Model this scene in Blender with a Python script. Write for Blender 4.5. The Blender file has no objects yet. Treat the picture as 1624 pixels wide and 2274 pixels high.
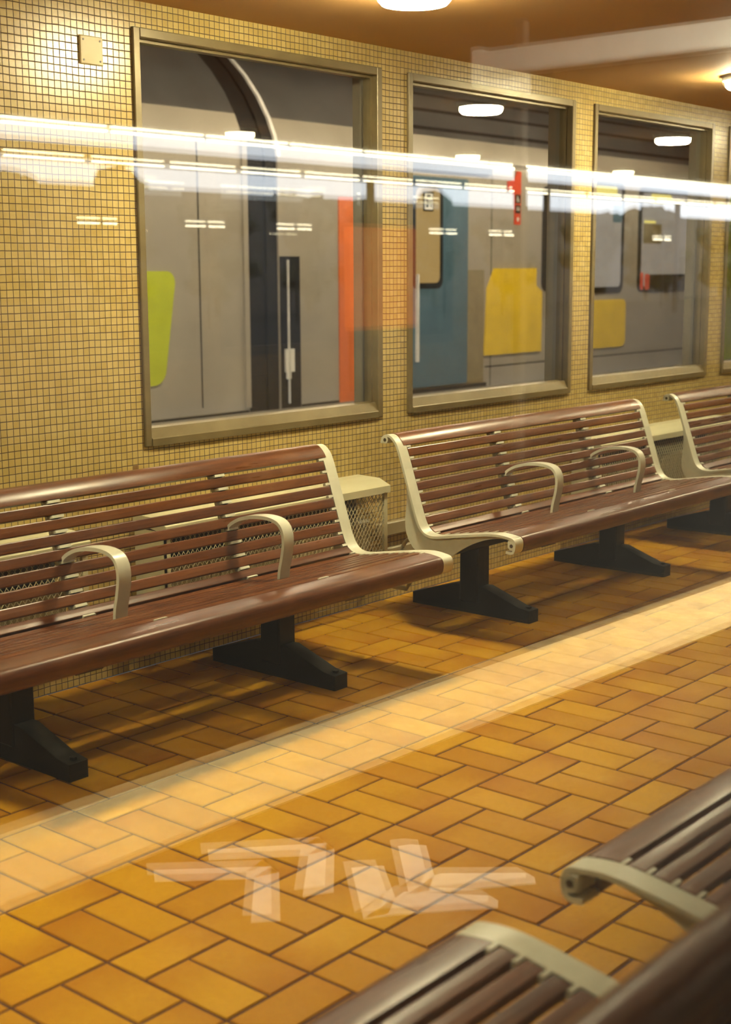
import bpy, math, random
from mathutils import Vector, Matrix
random.seed(7)
S = bpy.context.scene
COL = S.collection

# ------------------------------------------------------------------ camera
cam_d = bpy.data.cameras.new('camera')
cam_d.sensor_fit = 'HORIZONTAL'; cam_d.sensor_width = 36.0
cam_d.lens = 3085.6 / 1624 * 36.0
cam_d.clip_start = 0.02; cam_d.clip_end = 400
cam = bpy.data.objects.new('camera', cam_d); COL.objects.link(cam)
YAW, PIT, ROL = 0.70496, 0.17134, -0.0049
fw = Vector((math.cos(YAW) * math.cos(PIT), math.sin(YAW) * math.cos(PIT), -math.sin(PIT)))
r0 = Vector((math.sin(YAW), -math.cos(YAW), 0)); u0 = r0.cross(fw)
rr = math.cos(ROL) * r0 + math.sin(ROL) * u0
uu = -math.sin(ROL) * r0 + math.cos(ROL) * u0
M = Matrix((rr, uu, -fw)).transposed().to_4x4()
M.translation = Vector((-1.5359, -2.2690, 1.4863))
cam.matrix_world = M
cam_d.dof.use_dof = True; cam_d.dof.focus_distance = 5.2; cam_d.dof.aperture_fstop = 5.0
S.camera = cam

# ------------------------------------------------------------------ view, sky
S.view_settings.view_transform = 'Standard'; S.view_settings.look = 'None'
S.view_settings.gamma = 1.0; S.view_settings.use_curve_mapping = False
S.view_settings.exposure = 0.0
SKY = 3.2            # overcast daylight beyond the roof edge
LAMP_ROOM = 470.0     # opal drum lamps by the window wall
LAMP_CENTRE = 60.0   # row along the middle of the room
FILL_PLAT = 1050.0     # unseen fill battens added to brighten the mirrored floor markings
FILL_FAR = 330.0      # unseen fill battens added to light the train coaches
WARM = (1.0, .87, .53); COOL = (1.0, .81, .54)
w = bpy.data.worlds.new('overcast sky'); S.world = w; w.use_nodes = True
w.node_tree.nodes['Background'].inputs[0].default_value = (.86, .93, 1.0, 1)
w.node_tree.nodes['Background'].inputs[1].default_value = SKY

# ------------------------------------------------------------------ materials
class NT:
    def __init__(s, name):
        s.m = bpy.data.materials.new(name); s.m.use_nodes = True
        s.t = s.m.node_tree; s.b = s.t.nodes['Principled BSDF']; s.out = s.t.nodes['Material Output']
    def n(s, typ, **kw):
        nd = s.t.nodes.new(typ)
        for k, v in kw.items(): setattr(nd, k, v)
        return nd
    def l(s, a, b): s.t.links.new(a, b)
    def math(s, op, a, b=None, c=None):
        nd = s.n('ShaderNodeMath', operation=op)
        for i, v in enumerate((a, b, c)):
            if v is None: continue
            if isinstance(v, (int, float)): nd.inputs[i].default_value = v
            else: s.l(v, nd.inputs[i])
        return nd.outputs[0]
    def mix(s, f, a, b):
        nd = s.n('ShaderNodeMix', data_type='RGBA')
        for sock, v in ((nd.inputs[0], f), (nd.inputs[6], a), (nd.inputs[7], b)):
            if isinstance(v, (int, float)): sock.default_value = v
            elif isinstance(v, tuple): sock.default_value = (*v, 1)
            else: s.l(v, sock)
        return nd.outputs[2]
    def noise(s, vec, scale, detail=3, rough=.5):
        nd = s.n('ShaderNodeTexNoise'); nd.inputs['Scale'].default_value = scale
        nd.inputs['Detail'].default_value = detail; nd.inputs['Roughness'].default_value = rough
        s.l(vec, nd.inputs['Vector']); return nd.outputs[0]
    def coord(s, which='Object'):
        return s.n('ShaderNodeTexCoord').outputs[which]
    def mapr(s, v, a, b, c=0., d=1.):
        nd = s.n('ShaderNodeMapRange'); s.l(v, nd.inputs[0])
        for i, x in enumerate((a, b, c, d)): nd.inputs[i + 1].default_value = x
        return nd.outputs[0]
    def bump(s, h, dist, strength=1.0):
        nd = s.n('ShaderNodeBump'); nd.inputs['Distance'].default_value = dist
        nd.inputs['Strength'].default_value = strength
        s.l(h, nd.inputs['Height']); s.l(nd.outputs[0], s.b.inputs['Normal'])
    def set(s, **kw):
        for k, v in kw.items():
            k = {'color': 'Base Color', 'rough': 'Roughness', 'metal': 'Metallic', 'spec': 'Specular IOR Level', 'coat': 'Coat Weight'}.get(k, k)
            if isinstance(v, tuple): v = (*v, 1)
            if isinstance(v, (int, float)) or isinstance(v, tuple): s.b.inputs[k].default_value = v
            else: s.l(v, s.b.inputs[k])

def paint(name, col, rough=.5, var=.12, scale=6, metal=0., bump=0.0, spec=.5):
    t = NT(name); c = t.coord(); nz = t.noise(c, scale, 4)
    f = t.mapr(nz, .3, .7)
    t.set(color=t.mix(f, tuple(x * (1 - var) for x in col), tuple(min(1, x * (1 + var)) for x in col)),
          rough=t.math('MULTIPLY_ADD', nz, .2, rough - .1), metal=metal, spec=spec)
    if bump: t.bump(t.noise(c, 220, 2), bump, .6)
    return t.m

def emit(name, col, st, base=.8):
    t = NT(name); t.set(color=(base, base, base))
    t.b.inputs['Emission Color'].default_value = (*col, 1); t.b.inputs['Emission Strength'].default_value = st
    return t.m

def wood(name, col, dark):
    t = NT(name); c = t.coord()
    mp = t.n('ShaderNodeMapping'); mp.inputs['Scale'].default_value = (2.2, 30, 30); t.l(c, mp.inputs[0])
    oi = t.n('ShaderNodeObjectInfo').outputs['Random']
    off = t.n('ShaderNodeVectorMath', operation='ADD'); t.l(mp.outputs[0], off.inputs[0])
    cmb = t.n('ShaderNodeCombineXYZ'); t.l(t.math('MULTIPLY', oi, 40), cmb.inputs[0]); t.l(cmb.outputs[0], off.inputs[1])
    g = t.noise(off.outputs[0], 2.0, 6, .65)
    big = t.noise(c, 3.0, 4)
    f = t.math('MULTIPLY_ADD', t.math('SUBTRACT', oi, .5), .5, t.mapr(g, .25, .75))
    base = t.mix(f, dark, col)
    worn = t.mix(t.mapr(big, .52, .75, 0, .45), base, (.26, .12, .045))
    t.set(color=worn, rough=t.mapr(t.noise(off.outputs[0], 1.2, 3), .3, .7, .26, .42), spec=.32, coat=.08)
    t.b.inputs['Coat Roughness'].default_value = .25
    t.bump(g, .0002, .3)
    return t.m

MAT = {}
MAT['wood'] = wood('varnished brown wood', (.150, .050, .014), (.055, .016, .005))
MAT['cream'] = paint('cream powder coat', (.52, .52, .42), .33, .06, 25, bump=.0002)
MAT['black'] = paint('black painted steel', (.010, .010, .011), .55, .2, 12, spec=.25)
MAT['bronze'] = paint('anodised bronze frame', (.16, .125, .060), .38, .14, 9, metal=.25)
MAT['reveal'] = paint('grey weathered reveal', (.20, .18, .145), .6, .1, 6)
MAT['radiator'] = paint('cream radiator enamel', (.50, .47, .31), .4, .05, 8)
MAT['mesh'] = paint('cream expanded metal', (.48, .44, .28), .4, .05, 8)
MAT['panel'] = paint('beige convector panel', (.27, .22, .12), .5, .1, 6)
MAT['plate'] = paint('cream steel plate', (.46, .38, .18), .45, .04, 10)
MAT['screw'] = paint('dark screw head', (.05, .035, .02), .4)
MAT['ceiling'] = paint('ochre painted ceiling', (.44, .25, .085), .7, .04, 3)
MAT['lampcase'] = paint('white lamp ring', (.8, .78, .7), .4)
MAT['light_block_black'] = paint('added black light block', (.01, .01, .01), .8, spec=.1)
MAT['opal'] = emit('opal lamp glass', WARM, LAMP_ROOM)
MAT['opal_c'] = emit('opal lamp glass centre row', WARM, LAMP_CENTRE)
MAT['tube'] = emit('added fill tube', (1, .93, .72), FILL_PLAT)
MAT['streak_tube'] = emit('light streak stand-in tube', (1, .90, .62), 22.0)  # stands in for the mirrored light streaks of a passing train
MAT['fill_far'] = emit('added far fill tube', COOL, FILL_FAR)
MAT['concrete'] = paint('grey concrete', (.17, .16, .145), .85, .2, 2)
MAT['darkwall'] = paint('dark rendered wall', (.06, .055, .05), .9, .2, 2)
MAT['asphalt'] = paint('dark platform asphalt', (.007, .0065, .006), .95, .3, 40, bump=.001, spec=.1)
MAT['soffit'] = paint('dark roof soffit', (.045, .035, .026), .8, .15, 2)
MAT['steelgrey'] = paint('light grey steel', (.62, .60, .55), .5, .06, 5)
MAT['coach'] = paint('grey train body paint', (.38, .345, .29), .32, .10, 1.2)
MAT['roofgrey'] = paint('dark grey train roof', (.085, .085, .088), .34, .25, 1.6)
MAT['rubber'] = paint('black gangway rubber', (.008, .007, .008), .7, spec=.2)
MAT['steeledge'] = paint('near white highlight and rail paint', (.92, .92, .92), .25)
MAT['lime'] = paint('lime green panel', (.52, .60, .02), .4, .08, 3)
MAT['blue'] = paint('blue door paint', (.075, .155, .225), .35, .08, 3)
MAT['yellow'] = paint('yellow door paint', (.88, .62, .015), .4, .08, 3)
MAT['orange'] = paint('orange enamel', (.75, .17, .04), .5, .08, 3)
MAT['red'] = paint('red lettering', (.72, .06, .02), .5, .04, 3)
MAT['redm'] = paint('red handle', (.8, .10, .06), .5, .04, 3)
MAT['glassdark'] = paint('dark train glass', (.03, .03, .032), .08, .2, 2)
MAT['lit'] = emit('lit train saloon', (1.0, .60, .16), .50, .05)
MAT['lit2'] = emit('lit saloon strip', (1.0, .82, .18), 1.5, .05)
MAT['lit3'] = emit('pale lit saloon', (1.0, .86, .72), .38, .08)
MAT['white'] = paint('white lettering', (.85, .85, .82), .5, .03, 4)
MAT['foliage'] = paint('dark winter foliage', (.03, .032, .02), .9, .4, 3)
MAT['bark'] = paint('brown bark', (.06, .045, .03), .9, .3, 9)

# mosaic wall
def mosaic():
    t = NT('yellow glass mosaic'); P = .026
    c = t.coord(); sp = t.n('ShaderNodeSeparateXYZ'); t.l(c, sp.inputs[0])
    hz = t.math('ADD', sp.outputs[0], sp.outputs[1])
    u = t.math('DIVIDE', hz, P); v = t.math('DIVIDE', sp.outputs[2], P)
    # slight irregularity of the joints
    wob = t.noise(c, 11, 2)
    v = t.math('ADD', v, t.math('MULTIPLY_ADD', wob, .22, -.11))
    fu, fv = t.math('FRACT', u), t.math('FRACT', v)
    eu = t.math('ABSOLUTE', t.math('SUBTRACT', fu, .5)); ev = t.math('ABSOLUTE', t.math('SUBTRACT', fv, .5))
    e = t.math('MAXIMUM', eu, ev)
    tile = t.mapr(e, .425, .470, 1, 0)
    cmb = t.n('ShaderNodeCombineXYZ'); t.l(t.math('FLOOR', u), cmb.inputs[0]); t.l(t.math('FLOOR', v), cmb.inputs[1])
    wn = t.n('ShaderNodeTexWhiteNoise', noise_dimensions='3D'); t.l(cmb.outputs[0], wn.inputs[0])
    r = wn.outputs['Value']
    stain = t.noise(c, 2.6, 5, .6)
    col = t.mix(r, (.41, .305, .100), (.49, .375, .145))
    col = t.mix(t.mapr(stain, .5, .75, 0, .3), col, (.34, .22, .06))
    # one tile is missing, just under the left window
    gx = t.math('COMPARE', t.math('FLOOR', u), math.floor((1.806 + 1.707) / P), .5)
    gz = t.math('COMPARE', t.math('FLOOR', v), math.floor(.770 / P), .5)
    hole = t.math('MULTIPLY', gx, gz)
    col = t.mix(tile, (.055, .028, .010), col)
    col = t.mix(hole, col, (.20, .12, .05))
    h = t.math('MULTIPLY_ADD', t.noise(c, 420, 2), .10, t.math('MULTIPLY', tile, .8))
    h2 = t.math('ADD', h, t.math('MULTIPLY', r, .12))
    h3 = t.math('SUBTRACT', h2, hole)
    t.set(color=col, rough=t.mapr(tile, 0, 1, .85, .24), spec=.6)
    t.bump(h3, .0022, .85)
    return t.m
MAT['mosaic'] = mosaic()

def floor_tile():
    t = NT('amber clay floor tile')
    at = t.n('ShaderNodeAttribute'); at.attribute_name = 'tint'
    sp = t.n('ShaderNodeSeparateColor'); t.l(at.outputs['Color'], sp.inputs[0])
    uv = t.n('ShaderNodeUVMap'); su = t.n('ShaderNodeSeparateXYZ'); t.l(uv.outputs[0], su.inputs[0])
    c = t.coord()
    big = t.noise(c, 5, 4, .6); fine = t.noise(c, 60, 3)
    e1 = t.math('ABSOLUTE', t.math('SUBTRACT', su.outputs[0], sp.outputs[1]))
    base = t.mix(sp.outputs[0], (.40, .185, .008), (.52, .285, .010))
    ed = t.mapr(t.math('ADD', e1, t.math('MULTIPLY_ADD', big, .7, -.35)), .35, 1.05, 0, .55)
    base = t.mix(ed, base, (.30, .10, .005))
    base = t.mix(t.mapr(fine, .3, .8, 0, .22), base, (.33, .115, .008))
    t.set(color=base, rough=t.mapr(big, .3, .7, .5, .7), spec=.12)
    t.bump(t.math('MULTIPLY_ADD', fine, .3, big), .0012, .5)
    return t.m
MAT['tile'] = floor_tile()
MAT['grout'] = paint('brown grout', (.085, .03, .010), .9, .2, 30)

def glass(name, k):
    t = NT(name); t.t.nodes.remove(t.b)
    lw = t.n('ShaderNodeLayerWeight'); lw.inputs['Blend'].default_value = .5
    # a pane reflects on both of its faces (Schlick, same from either side)
    f = t.math('MULTIPLY_ADD', t.math('POWER', lw.outputs['Facing'], 5.0), .96, .04)
    f = t.math('MINIMUM', t.math('MULTIPLY', f, k), 1.0)
    tr = t.n('ShaderNodeBsdfTransparent'); tr.inputs[0].default_value = (.97, .975, .96, 1)
    gl = t.n('ShaderNodeBsdfGlossy'); gl.inputs['Roughness'].default_value = 0.0
    mx = t.n('ShaderNodeMixShader'); t.l(f, mx.inputs[0]); t.l(tr.outputs[0], mx.inputs[1]); t.l(gl.outputs[0], mx.inputs[2])
    t.l(mx.outputs[0], t.out.inputs[0]); return t.m
MAT['glass'] = glass('window glass', 1.9)
MAT['coated'] = glass('coated double glazing', 3.4)

# ------------------------------------------------------------------ mesh helpers
class MB:
    def __init__(s): s.v = []; s.f = []; s.mi = []; s.k = 0
    def add(s, vs, fs):
        o = len(s.v); s.v += [tuple(p) for p in vs]
        s.f += [tuple(i + o for i in f) for f in fs]; s.mi += [s.k] * len(fs); return s
    def box(s, x0, x1, y0, y1, z0, z1, b=0.0):
        if b <= 0:
            vs = [(x, y, z) for x in (x0, x1) for y in (y0, y1) for z in (z0, z1)]
            return s.add(vs, [(0, 1, 3, 2), (4, 6, 7, 5), (0, 4, 5, 1), (2, 3, 7, 6), (0, 2, 6, 4), (1, 5, 7, 3)])
        # chamfered box
        vs = []; idx = {}
        for i, x in enumerate((x0, x1)):
            for j, y in enumerate((y0, y1)):
                for k, z in enumerate((z0, z1)):
                    sx, sy, sz = (1 if i == 0 else -1), (1 if j == 0 else -1), (1 if k == 0 else -1)
                    for a in range(3):
                        p = [x + sx * b, y + sy * b, z + sz * b]; p[a] = (x, y, z)[a]
                        idx[(i, j, k, a)] = len(vs); vs.append(tuple(p))
        f = []
        for a in range(3):
            o = [d for d in range(3) if d != a]
            for side in (0, 1):
                q = []
                for (m, n) in ((0, 0), (0, 1), (1, 1), (1, 0)):
                    key = [0, 0, 0]; key[a] = side; key[o[0]] = m; key[o[1]] = n
                    q.append(idx[(*key, a)])
                f.append(tuple(q))
        for a in range(3):      # edges along axis a
            o = [d for d in range(3) if d != a]
            for m in (0, 1):
                for n in (0, 1):
                    k0 = [0, 0, 0]; k0[o[0]] = m; k0[o[1]] = n; k1 = list(k0); k0[a] = 0; k1[a] = 1
                    f.append((idx[(*k0, o[0])], idx[(*k1, o[0])], idx[(*k1, o[1])], idx[(*k0, o[1])]))
        for i in (0, 1):
            for j in (0, 1):
                for k in (0, 1): f.append((idx[(i, j, k, 0)], idx[(i, j, k, 1)], idx[(i, j, k, 2)]))
        return s.add(vs, f)
    def extrude_x(s, poly, x0, x1, inset=0.0):
        """closed polygon of (y,z) extruded along x, optional chamfered ends"""
        n = len(poly)
        cy = sum(p[0] for p in poly) / n; cz = sum(p[1] for p in poly) / n
        rings = []
        if inset > 0:
            def shr(p):
                dy, dz = cy - p[0], cz - p[1]; L = math.hypot(dy, dz) or 1
                return (p[0] + dy / L * inset, p[1] + dz / L * inset)
            sm = [shr(p) for p in poly]
            rings = [(x0, sm), (x0 + inset, poly), (x1 - inset, poly), (x1, sm)]
        else: rings = [(x0, poly), (x1, poly)]
        vs = [(x, p[0], p[1]) for x, P in rings for p in P]; f = []
        for r in range(len(rings) - 1):
            for i in range(n):
                j = (i + 1) % n
                f.append((r * n + i, r * n + j, (r + 1) * n + j, (r + 1) * n + i))
        f.append(tuple(range(n))[::-1]); f.append(tuple((len(rings) - 1) * n + i for i in range(n)))
        return s.add(vs, f)
    def strip(s, A, B, x0, x1):
        """solid between two polylines A (outer) and B (inner) in (y,z), thick from x0 to x1"""
        n = len(A); vs = []
        for x in (x0, x1):
            vs += [(x, *p) for p in A] + [(x, *p) for p in B]
        f = []; o = 2 * n
        for i in range(n - 1):
            f += [(i, i + 1, n + i + 1, n + i), (o + i, o + n + i, o + n + i + 1, o + i + 1),
                  (i, o + i, o + i + 1, i + 1), (n + i, n + i + 1, o + n + i + 1, o + n + i)]
        f += [(0, n, o + n, o), (n - 1, o + n - 1, o + 2 * n - 1, 2 * n - 1)]
        return s.add(vs, f)
    def cyl(s, c, r, h, seg=24, axis='z', r2=None, cap=True):
        r2 = r if r2 is None else r2; vs = []
        for k, (rad, t) in enumerate(((r, 0), (r2, h))):
            for i in range(seg):
                a = 2 * math.pi * i / seg; p, q = rad * math.cos(a), rad * math.sin(a)
                vs.append({'z': (c[0] + p, c[1] + q, c[2] + t), 'y': (c[0] + p, c[1] + t, c[2] + q), 'x': (c[0] + t, c[1] + p, c[2] + q)}[axis])
        f = [(i, (i + 1) % seg, seg + (i + 1) % seg, seg + i) for i in range(seg)]
        if cap: f += [tuple(range(seg))[::-1], tuple(range(seg, 2 * seg))]
        return s.add(vs, f)
    def tube(s, pts, r, seg=8, closed=False):
        pts = [Vector(p) for p in pts]; n = len(pts); vs = []
        for i, p in enumerate(pts):
            if closed: d = pts[(i + 1) % n] - pts[i - 1]
            else: d = pts[min(i + 1, n - 1)] - pts[max(i - 1, 0)]
            d.normalize(); a = Vector((0, 0, 1)) if abs(d.z) < .9 else Vector((1, 0, 0))
            u = d.cross(a).normalized(); v = d.cross(u)
            for k in range(seg):
                t = 2 * math.pi * k / seg; vs.append(tuple(p + r * (math.cos(t) * u + math.sin(t) * v)))
        f = []
        for i in range(n if closed else n - 1):
            for k in range(seg):
                a, b = i * seg + k, i * seg + (k + 1) % seg; j = ((i + 1) % n) * seg
                f.append((a, b, j + (k + 1) % seg, j + k))
        if not closed: f += [tuple(range(seg))[::-1], tuple((n - 1) * seg + k for k in range(seg))]
        return s.add(vs, f)
    def build(s, name, mats, parent=None, smooth=0, loc=None):
        me = bpy.data.meshes.new(name); me.from_pydata(s.v, [], s.f)
        mats = mats if isinstance(mats, (list, tuple)) else [mats]
        for m in mats: me.materials.append(MAT[m] if isinstance(m, str) else m)
        if len(mats) > 1:
            me.polygons.foreach_set('material_index', s.mi)
        import bmesh
        bm = bmesh.new(); bm.from_mesh(me); bmesh.ops.recalc_face_normals(bm, faces=bm.faces); bm.to_mesh(me); bm.free()
        if smooth:
            me.polygons.foreach_set('use_smooth', [True] * len(me.polygons))
            me.set_sharp_from_angle(angle=math.radians(smooth))
        o = bpy.data.objects.new(name, me); COL.objects.link(o)
        if parent: o.parent = parent
        if loc: o.location = loc
        return o

def struct(o): o['kind'] = 'structure'; return o
def tag(o, label, cat, group=None):
    o['label'] = label; o['category'] = cat
    if group: o['group'] = group
    return o
def thing(name, label, cat, loc=(0, 0, 0), rz=0, group=None):
    o = bpy.data.objects.new(name, None); COL.objects.link(o); o.empty_display_size = .1
    o.location = loc; o.rotation_euler = (0, 0, rz); return tag(o, label, cat, group)
def children(o): return [c for c in bpy.data.objects if c.parent == o]
def copy_tree(o, label=None, group=None, loc=None, rz=None):
    def rec(a, parent):
        c = a.copy(); COL.objects.link(c)
        if parent is not None: c.parent = parent
        for ch in children(a): rec(ch, c)
        return c
    r = rec(o, None)
    if label: r['label'] = label
    if group: r['group'] = group
    if loc is not None: r.location = loc
    if rz is not None: r.rotation_euler = (0, 0, rz)
    return r

# ------------------------------------------------------------------ the room
WY, FY, CZ = 1.707, -2.03, 2.44        # window wall, near wall, ceiling
X0, X1 = -3.4, 11.2
WT = .15
ZS, ZT = .844, 2.350                   # window opening
far_w = [(1.861 + 1.573 * k, 3.251 + 1.573 * k) for k in range(5)]
far_w[1] = (3.433, 4.819); far_w[2] = (5.006, 6.378)
near_w = [(-1.95 + 1.573 * k, -.56 + 1.573 * k) for k in range(7)]

def wall_with_holes(name, y0, y1, holes, x0, x1, zt, mat):
    m = MB(); xs = x0
    for a, b in holes:
        m.box(xs, a, y0, y1, 0, zt); m.box(a, b, y0, y1, 0, ZS); m.box(a, b, y0, y1, ZT, zt); xs = b
    m.box(xs, x1, y0, y1, 0, zt)
    return struct(m.build(name, mat))
wall_with_holes('wall_back', WY, WY + WT, far_w, X0, X1, CZ + .5, 'mosaic')
wall_with_holes('wall_front', FY - WT, FY, near_w, X0, X1, CZ + .5, 'mosaic')
struct(MB().box(X0 - .2, X0, FY - WT, WY + WT, 0, CZ + .5).build('wall_left', 'mosaic'))
struct(MB().box(X1, X1 + .2, FY - WT, WY + WT, 0, CZ + .5).build('wall_right', 'mosaic'))
struct(MB().box(X0, X1, FY, WY, CZ, CZ + .12).build('ceiling', 'ceiling'))

# floor: bands of stretcher tiles and upright pairs
def make_floor():
    L, g, h = .25, .0042, .005
    vs, fs, tint, uvs = [], [], [], []
    def clip(v, a, b): return max(a, min(b, v))
    def tile(x0, x1, y0, y1, along):
        x0, x1 = clip(x0, X0, X1), clip(x1, X0, X1); y0, y1 = clip(y0, FY, WY), clip(y1, FY, WY)
        if x1 - x0 < .02 or y1 - y0 < .02: return
        o = len(vs); b = .0022
        q = [(x0 + g, y0 + g), (x1 - g, y0 + g), (x1 - g, y1 - g), (x0 + g, y1 - g)]
        qi = [(x0 + g + b, y0 + g + b), (x1 - g - b, y0 + g + b), (x1 - g - b, y1 - g - b), (x0 + g + b, y1 - g - b)]
        dz = random.uniform(-.0006, .0006)
        vs.extend([(*p, -h) for p in q] + [(*p, -b + dz) for p in q] + [(*p, dz) for p in qi])
        F = [(o + 8, o + 9, o + 10, o + 11)] + [(o + i, o + (i + 1) % 4, o + 4 + (i + 1) % 4, o + 4 + i) for i in range(4)] \
            + [(o + 4 + i, o + 4 + (i + 1) % 4, o + 8 + (i + 1) % 4, o + 8 + i) for i in range(4)]
        r1, r2 = random.random(), random.choice((0, 0, .5, 1, 1)) + random.uniform(-.1, .1)
        t = (r1 ** .8, clip(r2, 0, 1), random.random(), 1)
        for f in F:
            fs.append(f)
            for vi in f:
                p = vs[vi]; a = (p[0] - x0) / (x1 - x0); c = (p[1] - y0) / (y1 - y0)
                uvs.append((a, c) if along else (c, a)); tint.append(t)
    for j in range(-7, 6):
        yt = .375 * j                       # far edge of this band, band reaches to yt-.375
        for i in range(math.floor(X0 / L) - 1, math.ceil(X1 / L) + 1):
            x = i * L
            if i % 2 == 0:
                tile(x, x + .125, yt - .25, yt, 0); tile(x + .125, x + .25, yt - .25, yt, 0)
                tile(x, x + .25, yt - .375, yt - .25, 1)
            else:
                tile(x, x + .25, yt - .125, yt, 1)
                tile(x, x + .125, yt - .375, yt - .125, 0); tile(x + .125, x + .25, yt - .375, yt - .125, 0)
    nt = len(fs)
    o = len(vs); vs.extend([(X0, FY, -.0035), (X1, FY, -.0035), (X1, WY, -.0035), (X0, WY, -.0035),
                            (X0, FY, -.2), (X1, FY, -.2), (X1, WY, -.2), (X0, WY, -.2)])
    for f in ((0, 1, 2, 3), (7, 6, 5, 4), (0, 4, 5, 1), (1, 5, 6, 2), (2, 6, 7, 3), (3, 7, 4, 0)):
        fs.append(tuple(o + k for k in f))
        for _ in f: uvs.append((0, 0)); tint.append((0, 0, 0, 1))
    me = bpy.data.meshes.new('floor'); me.from_pydata(vs, [], fs)
    me.materials.append(MAT['tile']); me.materials.append(MAT['grout'])
    me.polygons.foreach_set('material_index', [0] * nt + [1] * (len(fs) - nt))
    ca = me.color_attributes.new('tint', 'FLOAT_COLOR', 'CORNER')
    ca.data.foreach_set('color', [c for t in tint for c in t])
    ul = me.uv_layers.new(name='UVMap'); ul.data.foreach_set('uv', [c for t in uvs for c in t])
    ob = bpy.data.objects.new('floor', me); COL.objects.link(ob); return struct(ob)
make_floor()

# windows
wn = [0]
def window(x0, x1, yin, yout, double=False):
    """frame stands proud of the room-side face yin; yout is the outer face"""
    wn[0] += 1; s = 1 if yout > yin else -1
    root = bpy.data.objects.new('window_%d' % wn[0], None); COL.objects.link(root); struct(root)
    root.location = ((x0 + x1) / 2, yin, ZS)
    cx = root.location.x
    def Y(a, b): return (min(yin + s * a, yin + s * b) - yin, max(yin + s * a, yin + s * b) - yin)
    l, r = x0 - cx, x1 - cx; H = ZT - ZS
    m = MB(); y0, y1 = Y(-.012, .05)
    m.box(l, l + .032, y0, y1, 0, H, .003); m.box(r - .034, r, y0, y1, 0, H, .003)
    m.box(l + .032, r - .034, y0, y1, H - .034, H, .003)
    # sloping bottom rail
    a, b = yin + s * (-.014) - yin, yin + s * .05 - yin
    m.extrude_x([(a, 0), (b, 0), (b, .070), (a + s * .02, .066), (a + s * .004, .030), (a, .026)], l + .032, r - .034)
    # inner glazing beads
    y0, y1 = Y(.02, .06)
    m.box(l + .032, l + .042, y0, y1, .066, H - .034); m.box(r - .046, r - .034, y0, y1, .066, H - .034)
    m.box(l + .042, r - .046, y0, y1, H - .046, H - .034)
    m.build('window_frame', 'bronze', root)
    y0, y1 = Y(.05, WT if s > 0 else WT)
    m = MB(); m.box(l, l + .012, y0, y1, 0, H); m.box(r - .012, r, y0, y1, 0, H); m.box(l, r, y0, y1, -.0, .02); m.box(l, r, y0, y1, H - .012, H)
    m.build('window_reveal', 'reveal', root)
    g = MB(); y = s * .04
    g.add([(l + .03, y, .06), (r - .03, y, .06), (r - .03, y, H - .03), (l + .03, y, H - .03)], [(0, 1, 2, 3)])
    g.build('pane', 'coated' if double else 'glass', root)
    if double:      # the outer sheet of the double glazing sits a touch out of parallel
        g = MB(); tl = .0021
        g.add([(l + .03, y + s * .012, .06), (r - .03, y + s * .012, .06), (r - .03, y + s * .012 - s * tl * H, H - .03), (l + .03, y + s * .012 - s * tl * H, H - .03)], [(0, 1, 2, 3)])
        g.build('pane', 'coated', root)
    return root
for a, b in far_w: window(a, b, WY, WY + WT)
for a, b in near_w: window(a, b, FY, FY - WT, double=True)

# ------------------------------------------------------------------ benches
NOSE = .700
curve_ctl = [(.745, .404), (.722, .402), (.708, .408), (.701, .424), (.700, .444), (.706, .460), (.722, .4675), (.775, .474), (.83, .471), (.90, .461), (1.0, .445), (1.07, .433),
             (1.112, .430), (1.143, .438), (1.166, .459), (1.183, .492), (1.200, .540), (1.229, .625), (1.262, .722), (1.282, .775),
             (1.298, .802), (1.322, .822), (1.348, .826), (1.370, .812), (1.376, .790)]
def resample(P, n=220):
    # Catmull-Rom
    out = []
    for i in range(len(P) - 1):
        p0, p1, p2, p3 = P[max(i - 1, 0)], P[i], P[i + 1], P[min(i + 2, len(P) - 1)]
        for k in range(10):
            t = k / 10
            out.append(tuple(.5 * (2 * p1[d] + (-p0[d] + p2[d]) * t + (2 * p0[d] - 5 * p1[d] + 4 * p2[d] - p3[d]) * t * t + (-p0[d] + 3 * p1[d] - 3 * p2[d] + p3[d]) * t ** 3) for d in (0, 1)))
    out.append(P[-1])
    d = [0]
    for a, b in zip(out, out[1:]): d.append(d[-1] + math.hypot(b[0] - a[0], b[1] - a[1]))
    res = []; j = 0
    for k in range(n + 1):
        s = d[-1] * k / n
        while j < len(d) - 2 and d[j + 1] < s: j += 1
        t = (s - d[j]) / max(1e-9, d[j + 1] - d[j])
        res.append((out[j][0] + (out[j + 1][0] - out[j][0]) * t, out[j][1] + (out[j + 1][1] - out[j][1]) * t))
    return res, d[-1]
N = 220
CUR, CLEN = resample(curve_ctl, N)
YC = 1.04                               # local origin in y (bench depth centre)
CUR = [(y - YC, z) for y, z in CUR]
def nrm(i):
    a, b = CUR[max(i - 1, 0)], CUR[min(i + 1, N)]
    dy, dz = b[0] - a[0], b[1] - a[1]; L = math.hypot(dy, dz)
    return (dz / L, -dy / L)            # points under / behind the seat
def at(s):
    f = s / CLEN * N; i = int(max(0, min(N - 1, math.floor(f)))); t = f - i
    a, b = CUR[i], CUR[i + 1]; p = (a[0] + (b[0] - a[0]) * t, a[1] + (b[1] - a[1]) * t); return p, nrm(i)
def off(p, n, d): return (p[0] + n[0] * d, p[1] + n[1] * d)
def arc_of(y, z):
    return min(range(N + 1), key=lambda i: (CUR[i][0] + YC - y) ** 2 + (CUR[i][1] - z) ** 2) / N * CLEN
S_FR = arc_of(.792, .4735)              # gap behind the front rail
S_TR = arc_of(1.2835, .778)             # gap below the top rail
NG = 15
GAPS = [S_FR + (S_TR - S_FR) * k / NG for k in range(NG + 1)]
PITCH = GAPS[1] - GAPS[0]
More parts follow.
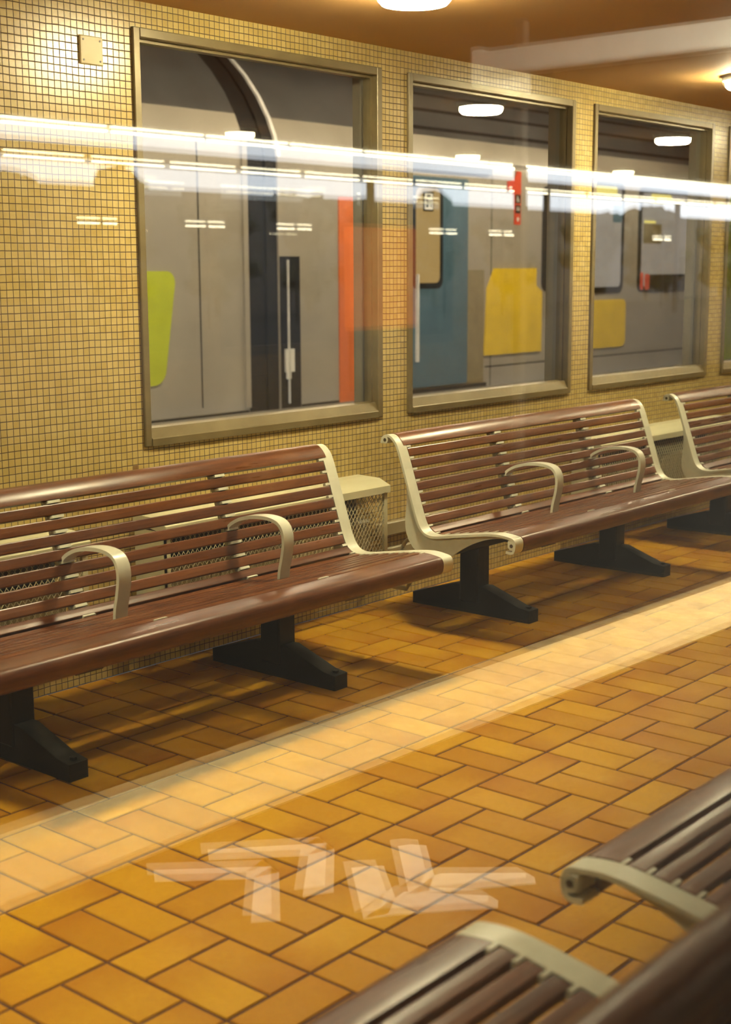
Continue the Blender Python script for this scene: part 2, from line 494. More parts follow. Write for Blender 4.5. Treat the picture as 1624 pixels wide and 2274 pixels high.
BL = 2.03; HX = BL / 2; FLW = .056

def band(s0, s1, d0, d1, step=.006):
    n = max(2, int((s1 - s0) / step)); A = []; B = []
    for k in range(n + 1):
        p, nn = at(s0 + (s1 - s0) * k / n); A.append(off(p, nn, d0)); B.append(off(p, nn, d1))
    return A, B
def slat_poly(s0, s1, th, c=.0035):
    p0, n0 = at(s0); p1, n1 = at(s1)
    ty, tz = (p1[0] - p0[0]), (p1[1] - p0[1]); L = math.hypot(ty, tz); ty /= L; tz /= L
    ny, nz = tz, -ty
    def P(a, d): return (p0[0] + ty * a + ny * d, p0[1] + tz * a + nz * d)
    return [P(c, 0), P(L / 2, -.0006), P(L - c, 0), P(L - .001, .001), P(L, c), P(L, th - c), P(L - c, th), P(c, th), P(0, th - c), P(0, c), P(.001, .001)]

def make_bench(label):
    root = thing('slatted_bench', label, 'bench')
    for sx in (-1, 1):
        m = MB()
        xo, xi = sx * HX, sx * (HX - FLW)
        a, b = min(xo, xi), max(xo, xi)
        A, B = band(.0, CLEN, 0, .010, .008)
        m.strip(A, B, a, b)
        # web under the flange: deep at the bend, narrow toward both ends
        n = 70; A = []; B = []
        for k in range(n + 1):
            s = .02 + (CLEN - .04) * k / n; p, nn = at(s)
            u = s / CLEN
            d = .012 + .088 * math.exp(-((u - .50) / .155) ** 2) + .012 * math.exp(-((u - .33) / .2) ** 2)
            if u > .93 or u < .055: d = .030
            A.append(off(p, nn, .008)); B.append(off(p, nn, d))
        m.strip(A, B, sx * HX - sx * .024 - .006, sx * HX - sx * .024 + .006)
        # bolt lugs at nose and at top curl
        for s_, r_ in ((.068, .017), (CLEN - .035, .015)):
            p, nn = at(s_); q = off(p, nn, .019); m.cyl((a, q[0], q[1]), r_, b - a, 20, 'x')
        p, nn = at(.13); q = off(p, nn, .018); m.box(a, b, at(.055)[0][0] + .01, at(.13)[0][0], at(.1)[0][1] - .042, at(.1)[0][1] - .006, .006)
        # fingers between the slats
        for g in GAPS:
            p, nn = at(g); t0, t1 = at(g - .0042)[0], at(g + .0042)[0]
            q = [off(t0, nn, -.0015), off(t1, nn, -.0015), off(t1, nn, .012), off(t0, nn, .012)]
            m.extrude_x(q, min(xi, xi - sx * .026), max(xi, xi - sx * .026), 0)
        ef = m.build('end_frame', 'cream', root, 35)
        for s_ in (.068, CLEN - .035):
            p, nn = at(s_); q = off(p, nn, .019)
            mm = MB(); mm.cyl((xo - (.001 if sx > 0 else .0012), q[0], q[1]), .0075, .0022, 12, 'x')
            mm.build('bolt', 'screw', ef)
    xi = HX - FLW - .003
    # slats
    for k in range(NG):
        s0, s1 = GAPS[k] + .0068, GAPS[k + 1] - .0068
        MB().extrude_x(slat_poly(s0, s1, .021), -xi, xi, .002).build('slat', 'wood', root)
    # front rail: rounded nose
    s1 = GAPS[0] - .0068; A, B = band(.004, s1, -.001, .022, .008)
    MB().extrude_x(A + B[::-1], -xi, xi).build('front_rail', 'wood', root, 50)
    s0 = GAPS[-1] + .0068; A, B = band(s0, CLEN - .004, -.003, .019, .008)
    MB().extrude_x(A + B[::-1], -xi - .02, xi + .02).build('top_rail', 'wood', root, 50)
    # two middle ribs with clips between the slats, each carrying an armrest
    for ax in (-.31, .41):
        m = MB(); A, B = band(GAPS[0] - .05, GAPS[-1] + .03, .022, .050, .01)
        m.strip(A, B, ax - .012, ax + .012)
        A, B = band(GAPS[0] - .05, GAPS[-1] + .03, .0215, .029, .01); m.strip(A, B, ax - .026, ax + .026)
        rib = m.build('middle_rib', 'cream', root, 35)
        for ig, g in enumerate(GAPS):
            if 0 < ig < 7: continue
            p, nn = at(g); t0, t1 = at(g - .0045)[0], at(g + .0045)[0]
            MB().extrude_x([off(t0, nn, -.003), off(t1, nn, -.003), off(t1, nn, .022), off(t0, nn, .022)], ax - .024, ax + .024, .0015).build('slat_clip', 'cream', rib)
    for ax in (-.31, .41):
        ctl = [(1.222, .600), (1.200, .618), (1.150, .640), (1.08, .652), (1.02, .652), (.978, .640), (.957, .612), (.953, .57), (.962, .52), (.972, .48), (.976, .444)]
        P, LL = resample(ctl, 40); P = [(y - YC, z) for y, z in P]
        A = []; B = []
        for i, p in enumerate(P):
            a, b = P[max(i - 1, 0)], P[min(i + 1, 40)]; dy, dz = b[0] - a[0], b[1] - a[1]; L = math.hypot(dy, dz)
            A.append((p[0] + dz / L * .006, p[1] - dy / L * .006)); B.append((p[0] - dz / L * .006, p[1] + dy / L * .006))
        MB().strip(A, B, ax - .024, ax + .024).build('armrest', 'cream', root, 40)
    # pedestals
    for fx in (-.52, .66):
        m = MB()
        m.box(fx - .045, fx + .045, 1.20 - YC, 1.30 - YC, .05, .36, .006)
        m.box(fx - .055, fx + .055, .86 - YC, 1.30 - YC, .345, .385, .006)
        prof = [(.935 - YC, 0), (1.57 - YC, 0), (1.57 - YC, .05), (1.33 - YC, .125), (1.17 - YC, .125), (.99 - YC, .062), (.935 - YC, .055)]
        m.extrude_x(prof, fx - .036, fx + .036, .003)
        lg = m.build('pedestal', 'black', root, 35)
        MB().cyl((fx, .962 - YC, .054), .012, .012, 6).build('bolt', 'black', lg)
    MB().box(-HX + .03, HX - .03, 1.03 - YC, 1.09 - YC, .352, .392, .005).build('cross_beam', 'black', root)
    return root

b = make_bench('slatted wooden bench cut by the left edge, facing out from the mosaic wall')
b.location = (1.43, YC, 0)
G = None
copy_tree(b, 'slatted wooden bench seen whole at mid right, under the second window', loc=(3.86, YC, 0))
copy_tree(b, 'slatted wooden bench farthest along the wall, cut by the right edge', loc=(6.25, YC, 0))
NBY = -.348 - YC
copy_tree(b, 'near slatted bench at the bottom edge, left of the gap, nearest the viewer', loc=(.155 - HX, NBY, 0), rz=math.pi)
copy_tree(b, 'near slatted bench at the lower right corner, right of the gap', loc=(.42 + HX, NBY, 0), rz=math.pi)

# ------------------------------------------------------------------ radiator covers
def diamond(m, x0, x1, z0, z1, y, px=.0235, pz=.034, w=.0026, t=.002, yz=None):
    n = int(round((x1 - x0) / px)); px = (x1 - x0) / n; rows = int(round((z1 - z0) / (pz / 2))); dz = (z1 - z0) / rows
    for i in range(n + 1):
        for sgn in ((-1, 1) if 0 < i < n else ((1,) if i == 0 else (-1,))):
            pass
    for i in range(n):
        for sgn in (0, 1):
            # zigzag strand between column i and i+1, half a pitch wide
            vs = []; xa = x0 + px * (i + .5 * sgn); xb = xa + px * .5
            for k in range(rows + 1):
                x = xa if (k + sgn) % 2 == 0 else xb
                z = z0 + dz * k
                for (dx, dy) in ((-w / 2, 0), (w / 2, 0), (w / 2, t), (-w / 2, t)):
                    if yz: vs.append((yz + dy, x + dx, z))
                    else: vs.append((x + dx, y + dy, z))
            f = []
            for k in range(rows):
                o = k * 4
                for j in range(4): f.append((o + j, o + (j + 1) % 4, o + 4 + (j + 1) % 4, o + 4 + j))
            m.add(vs, f)
def radiator(x0, x1, label):
    root = thing('radiator_cover', label, 'radiator cover', ((x0 + x1) / 2, WY, 0), group=None)
    c = (x0 + x1) / 2; l, r = x0 - c, x1 - c; D = -.175; Z = .575
    m = MB(); m.extrude_x([(-.001, Z - .005), (D - .012, Z - .035), (D - .012, Z - .005), (D + .05, Z + .022), (-.001, Z + .026)], l - .008, r + .008, .002)
    m.build('lid', 'radiator', root, 30)
    m = MB()
    for x in (l, r - .022): m.box(x, x + .022, D, D + .012, .22, Z - .03)
    m.box(l, r, D, D + .012, .22, .235)
    m.box(l, l + .004, D, -.001, .22, Z - .03); 
    m.build('corner_post', 'radiator', root)
    m = MB(); diamond(m, l + .018, r - .004, .23, Z - .03, D + .002); m.build('mesh_front', 'mesh', root)
    m = MB(); diamond(m, D + .004, -.002, .23, Z - .03, 0, yz=r - .003); m.build('mesh_side', 'mesh', root)
    m = MB(); m.box(l + .06, r - .05, -.12, -.05, .24, .42, .01)
    for k in range(int((x1 - x0 - .12) / .05)): m.box(l + .07 + k * .05, l + .095 + k * .05, -.126, -.118, .26, .40, .002)
    m.build('convector', 'panel', root)
    m = MB(); m.box(l + .01, r - .02, -.012, -.001, .23, Z - .04); m.build('back_plate', 'darkwall', root)
    return root
radiator(.02, 1.44, 'cream wall radiator cover with mesh front behind the left bench, at the left edge')
radiator(1.80, 3.08, 'cream mesh radiator cover showing in the gap between the left and middle benches')
radiator(4.86, 6.42, 'cream mesh radiator cover in shade behind the middle and farthest benches')

t = thing('heating_pipe', 'round looped cream heating pipe low by the frame of the middle bench', 'pipe', (3.16, 1.47, .27))
m = MB(); m.tube([(.058 * math.cos(a), 0, .058 * math.sin(a)) for a in [k * math.pi / 12 for k in range(24)]], .009, 8, True)
m.build('loop', 'radiator', t, 60)
m = MB(); m.tube([(0, 0, -.05), (0, 0, -.14), (0, .02, -.17), (0, .235, -.17)], .011, 8); m.build('feed_pipe', 'radiator', t, 60)
tag(MB().box(3.20, 3.72, WY - .03, WY, .30, .36, .004).box(3.20, 3.72, WY - .022, WY, .20, .24, .004).build('cable_trunking', 'panel'),
    'pair of horizontal trunking strips on the wall low behind the middle bench', 'trunking')

t = thing('cover_plate', 'square cream cover plate with four screws high on the mosaic wall', 'cover plate', (1.676, WY, 2.246))
pl = MB().box(-.050, .050, -.008, 0, -.048, .048, .003).build('plate', 'plate', t)
for a in (-.036, .036):
    for c_ in (-.034, .034): MB().cyl((a, -.0095, c_), .0035, .003, 10, 'y').build('screw', 'screw', t)

# ------------------------------------------------------------------ ceiling lamps
def drum(x, y, label, mat, r=.125, group=None):
    t = thing('ceiling_lamp', label, 'lamp', (x, y, CZ), group=group)
    m = MB(); n = 40; pr = [(r, -.020), (r + .004, -.026), (r + .014, -.024), (r + .018, -.018), (r + .018, 0)]
    vs = [(p[0] * math.cos(2 * math.pi * i / n), p[0] * math.sin(2 * math.pi * i / n), p[1]) for p in pr for i in range(n)]
    m.add(vs, [(k * n + i, k * n + (i + 1) % n, (k + 1) * n + (i + 1) % n, (k + 1) * n + i) for k in range(len(pr) - 1) for i in range(n)])
    m.build('lamp_ring', 'lampcase', t, 50)
    MB().cyl((0, 0, -.062), r * .9, .014, 40, r2=r).cyl((0, 0, -.048), r, .030, 40).build('opal_lens', mat, t)
drum(2.34, .80, 'glowing opal ceiling lamp at the top edge of the picture', 'opal')
drum(5.20, .92, 'glowing opal ceiling lamp at the right edge above the windows', 'opal')
for x, gl in ((-.65, None), (7.72, None), (10.2, None)):
    drum(x, .80, 'opal ceiling lamp of the window-side row outside the view', 'opal', group='lamps outside the view')
for x in (-.2, 2.6, 5.3, 7.9, 10.4):
    drum(x, -1.15, 'opal ceiling lamp of the row nearer the viewer above the aisle', 'opal_c', .10, group='aisle row of ceiling lamps')

# ------------------------------------------------------------------ far platform and train
struct(MB().box(-12, 40, WY + WT, 8.55, -.3, -.03).build('floor_platform_back', 'concrete'))
struct(MB().box(-12, 40, 8.55, 16, -1.4, -1.2).build('floor_track_back', 'darkwall'))
struct(MB().box(-12, 40, 15.0, 15.2, -1.4, 6.2).build('wall_skyblock_back', 'darkwall'))  # unseen box added around the train to shut out the sky
struct(MB().box(-12.2, -12, WY, 15.2, -1.4, 6.2).build('wall_skyblock_left', 'darkwall'))
struct(MB().box(40, 40.2, WY, 15.2, -1.4, 6.2).build('wall_skyblock_right', 'darkwall'))
struct(MB().box(-12, 40, WY + WT, 15.2, 6.0, 6.2).build('ceiling_skyblock', 'darkwall'))
struct(MB().box(-12, 40, WY + .02, WY + WT, CZ + .5, 6.0).build('wall_skyblock_front', 'darkwall'))
struct(MB().box(-12, X0 - .2, WY + .02, WY + WT, -.03, CZ + .5).box(X1 + .2, 40, WY + .02, WY + WT, -.03, CZ + .5).build('wall_skyblock_side', 'darkwall'))

def batten(x, y, z, L, label, mat, group):
    t = thing('added_batten', label, 'lamp', (x, y, z), group=group)
    MB().box(-L / 2, L / 2, -.04, .04, -.03, .0).build('housing', 'lampcase', t)
    MB().box(-L / 2 + .02, L / 2 - .02, -.03, .03, -.055, -.03).build('tube', mat, t)
    return t
for k in range(6):
    t = batten(3.0 + 3.0 * k, 6.6, 4.4, 1.8, 'added unseen batten lamp lighting the coaches, higher than the window heads', 'fill_far', 'added battens over the far platform')
    if True:
        for a in (-.5, .5): MB().cyl((a, 0, 0), .008, 1.6, 8).build('hanging_rod', 'lampcase', t)

# two coaches of the train
TY = 8.73
prof = [(0, -.85), (0, .0), (0, 1.0), (0, 2.2), (.0, 2.75), (.06, 2.98), (.15, 3.18), (.30, 3.42), (.50, 3.66), (.78, 3.92), (1.1, 4.08), (1.5, 4.15)]
def coach(x0, x1, label):
    t = thing('train_coach', label, 'train coach', ((x0 + x1) / 2, TY, -.03)); c = (x0 + x1) / 2; l, r = x0 - c, x1 - c
    P = [(a, z + .03) for a, z in prof]; k = 6
    low = P[:k + 1] + [(2.8 - P[k][0], P[k][1]), (2.8, .0), (2.8, P[0][1])]
    MB().extrude_x(low, l, r).build('body', 'coach', t, 30)
    up = P[k:] + [(2.8 - a, z) for a, z in P[k:][::-1]]
    MB().extrude_x(up, l, r).build('roof', 'roofgrey', t, 50)
    return t, c
TA, ca = coach(-10, 9.41, 'grey train coach filling the left part of the first window')
TB, cb = coach(9.91, 36, 'grey train coach with blue and yellow doors behind the first to last windows')
for (a_, z_) in ((.22, 3.30), (.40, 3.55), (.62, 3.78), (.90, 3.98)):
    MB().box(12.6 - cb, 36 - cb, a_ - .03, a_ + .012, z_ - .01, z_ + .03).build('roof_rib', 'rubber', TB)
def tp(name, mat, T, c, boxes, label=None, depth=.012, bev=0):
    m = MB()
    for (x0, x1, z0, z1) in boxes: m.box(x0 - c, x1 - c, -depth, .0, z0 + .03, z1 + .03, bev)
    o = m.build(name, mat, T)
    if label: o['label'] = label
    return o
def rounded(m, x0, x1, z0, z1, r, y0, y1, rl=None, skew=0):
    pts = []
    for (cx, cz, a0) in ((x1 - r, z1 - r, 0), (x0 + r, z1 - r, 90), (x0 + r, z0 + r, 180), (x1 - r, z0 + r, 270)):
        for k in range(7):
            a = math.radians(a0 + 15 * k); zz = cz + r * math.sin(a)
            pts.append((cx + r * math.cos(a) + skew * (zz - z1) / (z1 - z0) * (1 if cx > (x0 + x1) / 2 else 0), zz))
    n = len(pts); vs = [(p[0], y0, p[1]) for p in pts] + [(p[0], y1, p[1]) for p in pts]
    f = [tuple(range(n)), tuple(range(2 * n - 1, n - 1, -1))] + [(i, (i + 1) % n, n + (i + 1) % n, n + i) for i in range(n)]
    m.add(vs, f)
def rpart(name, mat, T, c, x0, x1, z0, z1, r, depth=.014, y1=0., skew=0, label=None):
    m = MB(); rounded(m, x0 - c, x1 - c, z0 + .03, z1 + .03, r, -depth, y1, skew=skew); o = m.build(name, mat, T)
    if label: o['label'] = label
    return o
# coach A details
rpart('livery_panel', 'lime', TA, ca, 6.6, 8.36, .33, 1.50, .14, skew=.20, label='lime green rounded panel')
tp('panel_seam', 'rubber', TA, ca, [(8.69, 8.705, .05, 2.88), (-10, 9.40, 2.88, 2.895), (-10, 9.40, -.06, -.03)], depth=.004)
tp('end_trim', 'coach', TA, ca, [(9.34, 9.41, 0, 2.9)], depth=.03)
# gangway between the coaches
t = thing('train_gangway', 'black rubber gangway between the two coaches in the first window', 'gangway', (9.66, TY + .35, -.03))
P = [(a - .33, z + .03) for a, z in prof]
for k, (xa, xb, dy) in enumerate(((-.24, -.10, 0), (-.09, .07, .03), (.08, .245, 0))):
    MB().extrude_x([(a + dy, z) for a, z in P] + [(2.2, 4.1), (2.2, -.8)], xa, xb).build('bellows', 'rubber', t, 30)
# near-white strip painting the highlight along the roof edge of coach B
A = [(a - .012, z + .03) for a, z in prof[4:]]; B = [(a + .03, z + .03) for a, z in prof[4:]]
MB().strip(A, B, 9.905 - cb, 9.955 - cb).build('roof_edge_highlight', 'steeledge', TB, 40)
tp('recess_shade', 'rubber', TB, cb, [(9.92, 10.25, -.3, 1.66)], depth=.004)  # flat black sheet painted for the dark inside the recess
tp('coupling_box', 'white', TB, cb, [(9.98, 10.12, .36, .62), (10.0, 10.06, .28, .36)], depth=.03, label='white box beside the dark door recess')
tp('hand_rail', 'steeledge', TB, cb, [(10.035, 10.045, .0, 1.62)], depth=.03)
tp('panel_seam', 'rubber', TB, cb, [(9.95, 36, 2.88, 2.895), (10.26, 12.3, -.06, -.03), (13.9, 36, .20, .215), (14.02, 14.03, -.1, 2.88)], depth=.004)
rpart('orange_door', 'orange', TB, cb, 10.92, 11.75, -.1, 2.35, .03, label='orange door')
# blue door with lit window and number plate
bd = rpart('blue_door', 'blue', TB, cb, 12.2, 13.47, .02, 2.66, .03, .02, label='blue sliding door')
def sub(name, mat, par, c, x0, x1, z0, z1, r, d0, d1, label=None):
    m = MB(); rounded(m, x0 - c, x1 - c, z0 + .03, z1 + .03, r, -d0, -d1); o = m.build(name, mat, par)
    if label: o['label'] = label
    return o
sub('window_seal', 'rubber', bd, cb, 12.28, 12.92, 1.27, 2.60, .10, .026, .019)
sub('window_pane', 'lit', bd, cb, 12.36, 12.85, 1.34, 2.52, .08, .030, .025, 'warm lit window pane')
sub('handle', 'steeledge', bd, cb, 12.36, 12.39, .35, 1.45, .012, .06, .02)
m = MB(); m.box(12.50 - cb, 12.70 - cb, -.040, -.031, 2.26, 2.50); sg = m.build('number_sign', 'rubber', bd)
m = MB()
def glyph(m, pat, x, z, s, y0, y1, mir=False):
    for r_, row in enumerate(pat):
        for c_, ch in enumerate(row):
            if ch == '#': m.box(x + c_ * s, x + (c_ + 1) * s, y0, y1, z - (r_ + 1) * s, z - r_ * s)
m = MB(); m.box(12.52 - cb, 12.68 - cb, -.043, -.040, 2.28, 2.48); m.build('sign_face', 'white', sg)
m = MB()
glyph(m, ['###', '#.#', '#.#', '#.#', '###'], 12.54 - cb, 2.40, .018, -.046, -.043)
glyph(m, ['.#', '##', '.#', '.#', '.#'], 12.615 - cb, 2.40, .018, -.046, -.043)
glyph(m, ['####', '#..#'], 12.565 - cb, 2.46, .018, -.046, -.043)
m.build('numeral', 'rubber', sg)
tp('step', 'rubber', TB, cb, [(12.2, 13.9, -.35, .0)], depth=.03)
tp('door_pocket', 'panel', TB, cb, [(13.49, 13.86, .0, 1.5)], depth=.006)
tp('gutter', 'roofgrey', TB, cb, [(12.1, 13.95, 2.74, 2.82)], depth=.05)
# yellow leaf
yd = MB(); pts = [(13.86, .36), (15.25, .36), (15.25, 1.20), (15.10, 1.28), (15.10, 1.52), (14.08, 1.52), (13.92, 1.25)]
n = len(pts); vs = [(a - cb, -.022, z + .03) for a, z in pts] + [(a - cb, 0, z + .03) for a, z in pts]
yd.add(vs, [tuple(range(n)), tuple(range(2 * n - 1, n - 1, -1))] + [(i, (i + 1) % n, n + (i + 1) % n, n + i) for i in range(n)])
o = yd.build('yellow_panel', 'yellow', TB); o['label'] = 'yellow panel below the numeral'
# red numeral 1 with the strip of symbols
m = MB(); z_ = .03
vs2 = [(14.52, 2.50), (14.70, 2.50), (14.70, 2.82), (14.60, 2.82), (14.54, 2.70), (14.38, 2.68), (14.38, 2.56), (14.52, 2.57)]
n = len(vs2); m.add([(a - cb, -.012, z + z_) for a, z in vs2] + [(a - cb, 0, z + z_) for a, z in vs2],
    [tuple(range(n)), tuple(range(2 * n - 1, n - 1, -1))] + [(i, (i + 1) % n, n + (i + 1) % n, n + i) for i in range(n)])
m.box(14.55 - cb, 14.70 - cb, -.012, 0, 2.11 + z_, 2.52 + z_)
one = m.build('class_sign', 'red', TB); one['label'] = 'red numeral 1 above a strip of symbols'
m = MB()
for zc in (2.45, 2.315): m.box(14.567 - cb, 14.683 - cb, -.015, -.012, zc - .055 + z_, zc + .055 + z_)
m.build('symbol_tile', 'rubber', one)
m = MB(); q = .0085
glyph(m, ['..##....', '..##....', '..#.....', '..####..', '.#.#....', '#..####.', '#.....#.', '.#..#.#.', '..##..##'], 14.585 - cb, 2.49 + z_, q, -.018, -.015)
glyph(m, ['.######.', '#......#', '#.#..#.#', '#......#', '########', '.#....#.'], 14.59 - cb, 2.345 + z_, q, -.018, -.015)
glyph(m, ['..##..', '.####.', '######', '######', '.####.', '..##..', '..##..'], 14.60 - cb, 2.21 + z_, q, -.018, -.012)
m.build('symbol', 'white', one)
# saloon windows further along
def twin(x0, x1, z0, z1, face):
    f = rpart('saloon_window', 'rubber', TB, cb, x0, x1, z0, z1, .12, .016)
    sub('pane', face, f, cb, x0 + .09, x1 - .09, z0 + .09, z1 - .09, .08, .020, .015)
    return f
twin(15.25, 16.5, 1.2, 2.66, 'glassdark')
f = twin(16.5, 17.5, 1.15, 2.78, 'lit3')
sub('light_strip', 'lit2', f, cb, 16.65, 17.25, 2.60, 2.72, .03, .026, .019)
sub('blue_notice', 'blue', f, cb, 17.15, 17.42, 2.20, 2.45, .02, .028, .019)
f = twin(17.95, 19.9, 1.15, 2.76, 'lit3')
sub('light_strip', 'lit2', f, cb, 18.3, 18.95, 2.52, 2.66, .03, .026, .019)
sub('lit_display', 'lit2', f, cb, 18.1, 18.45, 2.21, 2.25, .01, .028, .019)
sub('luggage_rack', 'panel', f, cb, 18.08, 18.65, 1.90, 2.2, .02, .026, .019)
sub('seat_row', 'rubber', f, cb, 18.3, 19.6, 1.20, 1.42, .03, .024, .019)
sub('red_handle', 'redm', f, cb, 18.02, 18.10, 1.18, 1.45, .03, .03, .019)
sub('red_handle', 'redm', f, cb, 18.16, 18.30, 1.18, 1.43, .05, .03, .019)
rpart('yellow_panel', 'yellow', TB, cb, 16.0, 17.6, .33, 1.05, .10, .02, label='yellow panel seen in the third window')
rpart('livery_panel', 'lime', TB, cb, 20.55, 23.5, -.2, 2.9, .05, .03, label='lime green panel at the right edge')
twin(24.2, 26.5, 1.2, 2.66, 'glassdark')
for x in (18.6, 19.3): pass

# ------------------------------------------------------------------ the platform behind the viewer, mirrored in the near panes
MX = -60; MXX = 160
struct(MB().box(-14, 70, -8.6, FY - WT, -.4, .0).build('floor_platform_front', 'asphalt'))
struct(MB().box(MX, MXX, -90, -8.6, -1.4, -1.15).build('ground', 'darkwall'))
struct(MB().box(-14, 70, -16.05, FY - WT - .001, 3.32, 3.5).build('roof_platform_front', 'soffit'))
struct(MB().box(-14.2, -14, -16, FY, -1.2, 3.5).build('wall_platform_left', 'darkwall'))
struct(MB().box(70, 70.2, -16, FY, -1.2, 3.5).build('wall_platform_right', 'darkwall'))
struct(MB().box(-14, X0 - .2, FY - WT, FY, 0, 3.5).box(X1 + .2, 70, FY - WT, FY, 0, 3.5).build('wall_platform_back', 'darkwall'))
struct(MB().box(-14, 70, FY - WT, FY - .02, CZ + .5, 3.5).build('wall_platform_head', 'darkwall'))

# tactile paving strip
m = MB()
ang = math.radians(1.9)
m.box(-3, 16, -.205, .205, 0, .006)
rows = [-.15, -.09, -.03, .03, .09, .15]
k = 0; x = .6
while x < 11:
    for j, yy in enumerate(rows):
        xx = x + (.03 if j % 2 else 0)
        n = 7; vs = [(xx + .018 * math.cos(2 * math.pi * i / n), yy + .018 * math.sin(2 * math.pi * i / n), .006) for i in range(n)] + \
                   [(xx + .012 * math.cos(2 * math.pi * i / n), yy + .012 * math.sin(2 * math.pi * i / n), .011) for i in range(n)]
        m.add(vs, [(i, (i + 1) % n, n + (i + 1) % n, n + i) for i in range(n)] + [tuple(n + i for i in range(n))])
    x += .06
MAT['tactile'] = paint('pale tactile paving', (.76, .64, .36), .8, .22, 9)
MAT['roadpaint'] = paint('worn white road paint', (.86, .84, .76), .7, .10, 25)
o = m.build('tactile_strip', 'tactile', None); o.location = (0, -4.765, 0); o.rotation_euler = (0, 0, ang)
tag(o, 'pale studded guide strip on the platform, mirrored across the tiled floor', 'paving strip')
# painted arrows: y given as seen in the pane, mirrored about it
MY = 2 * (FY - .04) - .037
def painted(polys, label):
    m = MB()
    for P in polys:
        n = len(P); vs = [(x, MY - y, .0) for x, y in P] + [(x, MY - y, .004) for x, y in P]
        m.add(vs, [tuple(range(n)), tuple(range(2 * n - 1, n - 1, -1))] + [(i, (i + 1) % n, n + (i + 1) % n, n + i) for i in range(n)])
    tag(m.build('painted_chevron', 'roadpaint'), label, 'floor marking')
painted([[(.600, .235), (.640, .285), (.845, .070), (.833, .030), (.775, .050)], [(.845, .070), (.833, .030), (.645, -.155), (.595, -.108), (.770, .055)]],
        'white painted chevron, leftmost of the four mirrored on the floor')
painted([[(.775, .225), (.815, .272), (1.045, .060), (1.030, .018), (.965, .040)], [(1.045, .060), (1.030, .018), (.838, -.150), (.772, -.108), (.965, .050)]],
        'white painted chevron, second from left of the four mirrored on the floor')
painted([[(.968, -.095), (1.000, -.118), (1.030, -.150), (.905, -.290), (.830, -.330), (.775, -.300)], [(.905, -.290), (.945, -.285), (1.060, -.460), (1.050, -.490), (1.020, -.510), (.845, -.350), (.775, -.300)]],
        'white painted chevron, third from left of the four mirrored on the floor')
painted([[(1.150, -.100), (1.180, -.120), (1.200, -.155), (1.065, -.285), (.985, -.330), (.945, -.300)], [(1.065, -.285), (1.085, -.290), (1.225, -.455), (1.215, -.485), (1.190, -.505), (1.000, -.350), (.945, -.300)]],
        'white painted chevron, rightmost of the four mirrored on the floor')

for k in range(9):
    t = batten(-4 + 3.2 * k, -4.35, 3.32, 1.6, 'added unseen batten lamp lighting the mirrored guide strip behind the viewer', 'tube', 'added battens under the near platform roof')
    MB().box(-.82, .82, .040, .046, -.17, 0).build('light_block', 'light_block_black', t)  # unseen plate added to keep batten light out of the room
for k in range(24):
    batten(1.0 + 1.62 * k, -15.75, 3.31, 1.56, 'stand-in tube lamp for the upper light streak mirrored in the panes', 'streak_tube', 'stand-in tubes for the upper streak')
# steel frame of the roof
t = thing('roof_frame', 'pale steel column and cross beam mirrored at the upper right', 'column', (6.85, -7.85, 0))
MB().box(-.09, .09, 0, 5.45, 2.86, 3.03, .01).build('beam', 'steelgrey', t)
MB().box(-.09, .55, -.09, .0, 2.80, 3.05, .01).build('bracket', 'steelgrey', t)
MB().box(.47, .55, -.10, -.02, 0, 3.32, .01).build('column', 'soffit', t)
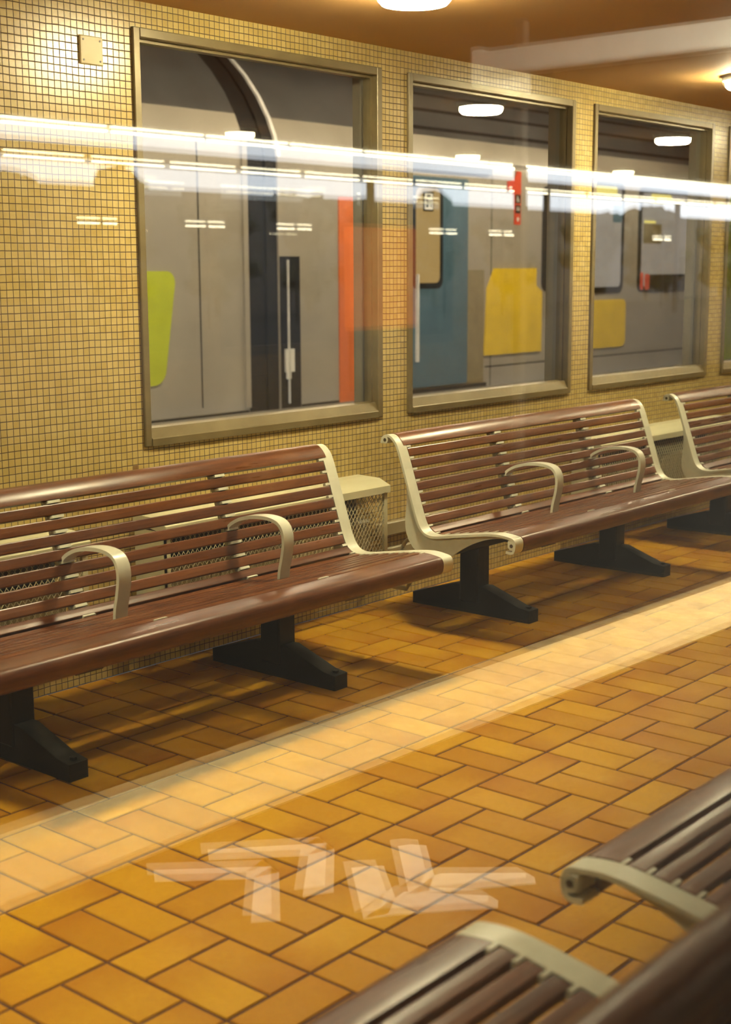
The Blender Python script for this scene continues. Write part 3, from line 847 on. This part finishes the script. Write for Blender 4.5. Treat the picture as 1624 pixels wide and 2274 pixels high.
# opposite platform
struct(MB().box(-14, 90, -40, -12.4, -1.15, .0).build('floor_platform_opposite', 'asphalt'))
t = thing('added_canopy', 'made-up dark flat canopy parting two bright bands mirrored in the glass', 'canopy', (38, -27.5, 0))
MB().box(-40, 40, -.3, .9, 4.05, 4.31).build('roof', 'soffit', t)  # invented slab that parts the two mirrored light bands
for x in range(-36, 40, 9): MB().box(x - .08, x + .08, -.2, -.04, 0, 4.05).build('post', 'black', t)
for k in range(22):
    batten(8.0 + 2.3 * k, -26.72, 4.049, 2.1, 'stand-in tube lamp for the lower light streak mirrored in the panes', 'streak_tube', 'stand-in tubes for the lower streak')
for k in range(6):
    t = batten((22.5, 26.3, 30, 37.5, 41, 53)[k], -31.5, 2.95, 1.5, 'stand-in tube lamp for a short low streak mirrored in the panes', 'streak_tube', 'stand-in tubes for the low streaks')
    MB().box(-.03, .03, .03, .09, -2.95, 0).build('pole', 'black', t)  # pole and tube invented to carry a low mirrored streak
t = thing('orange_standin', 'invented orange board standing in for an orange patch mirrored beside the first window', 'notice board', (12.75, -13.75, 0))
MB().box(-.70, .70, -.05, .05, .78, 2.10, .02).build('board', 'orange', t)  # invented board giving the orange patch in the reflection
for x in (-.6, .6): MB().box(x - .03, x + .03, -.03, .03, 0, .78).build('leg', 'black', t)

# trees beyond
def tree(x, y, h, seed, label):
    rnd = random.Random(seed)
    t = thing('tree', label, 'tree', (x, y, -1.15), group='trees beyond the opposite platform')
    MB().tube([(0, 0, 0), (.1, 0, h * .3), (0, 0, h * .62)], .16, 8).build('trunk', 'bark', t, 60)
    m = MB()
    for k in range(26):
        a = rnd.uniform(0, 6.28); r = rnd.uniform(0, 1.7); z = rnd.uniform(.35, .93) * h
        c = (r * math.cos(a), r * math.sin(a) * .7, z); s = rnd.uniform(.35, .85)
        # faceted leafy clump
        vs = []; nl, ns = 5, 7
        for i in range(nl + 1):
            for j in range(ns):
                th = math.pi * i / nl; ph = 2 * math.pi * j / ns; q = s * rnd.uniform(.65, 1.3)
                vs.append((c[0] + q * math.sin(th) * math.cos(ph), c[1] + q * math.sin(th) * math.sin(ph), c[2] + q * .8 * math.cos(th)))
        m.add(vs, [(i * ns + j, i * ns + (j + 1) % ns, (i + 1) * ns + (j + 1) % ns, (i + 1) * ns + j) for i in range(nl) for j in range(ns)])
    m.build('crown', 'foliage', t)
    return t
protos = [tree(16 + 5.4 * k, -43, 5.6 + .25 * k, 11 + k, 'dark leafy tree standing beyond the opposite platform') for k in range(4)]
for k in range(4, 15):
    p = protos[k % 4]
    c = copy_tree(p, loc=(16 + 5.4 * k, -43 + random.uniform(-1.5, 1.5), -1.15), rz=random.uniform(0, 6))
    c.scale = (1.0, 1.0, random.uniform(.92, 1.06))
struct(MB().box(MX, MXX, -60, -59.6, -1.2, 6.1).build('wall_skyblock_far', 'darkwall'))  # added to close off the sky below the mirrored tree tops
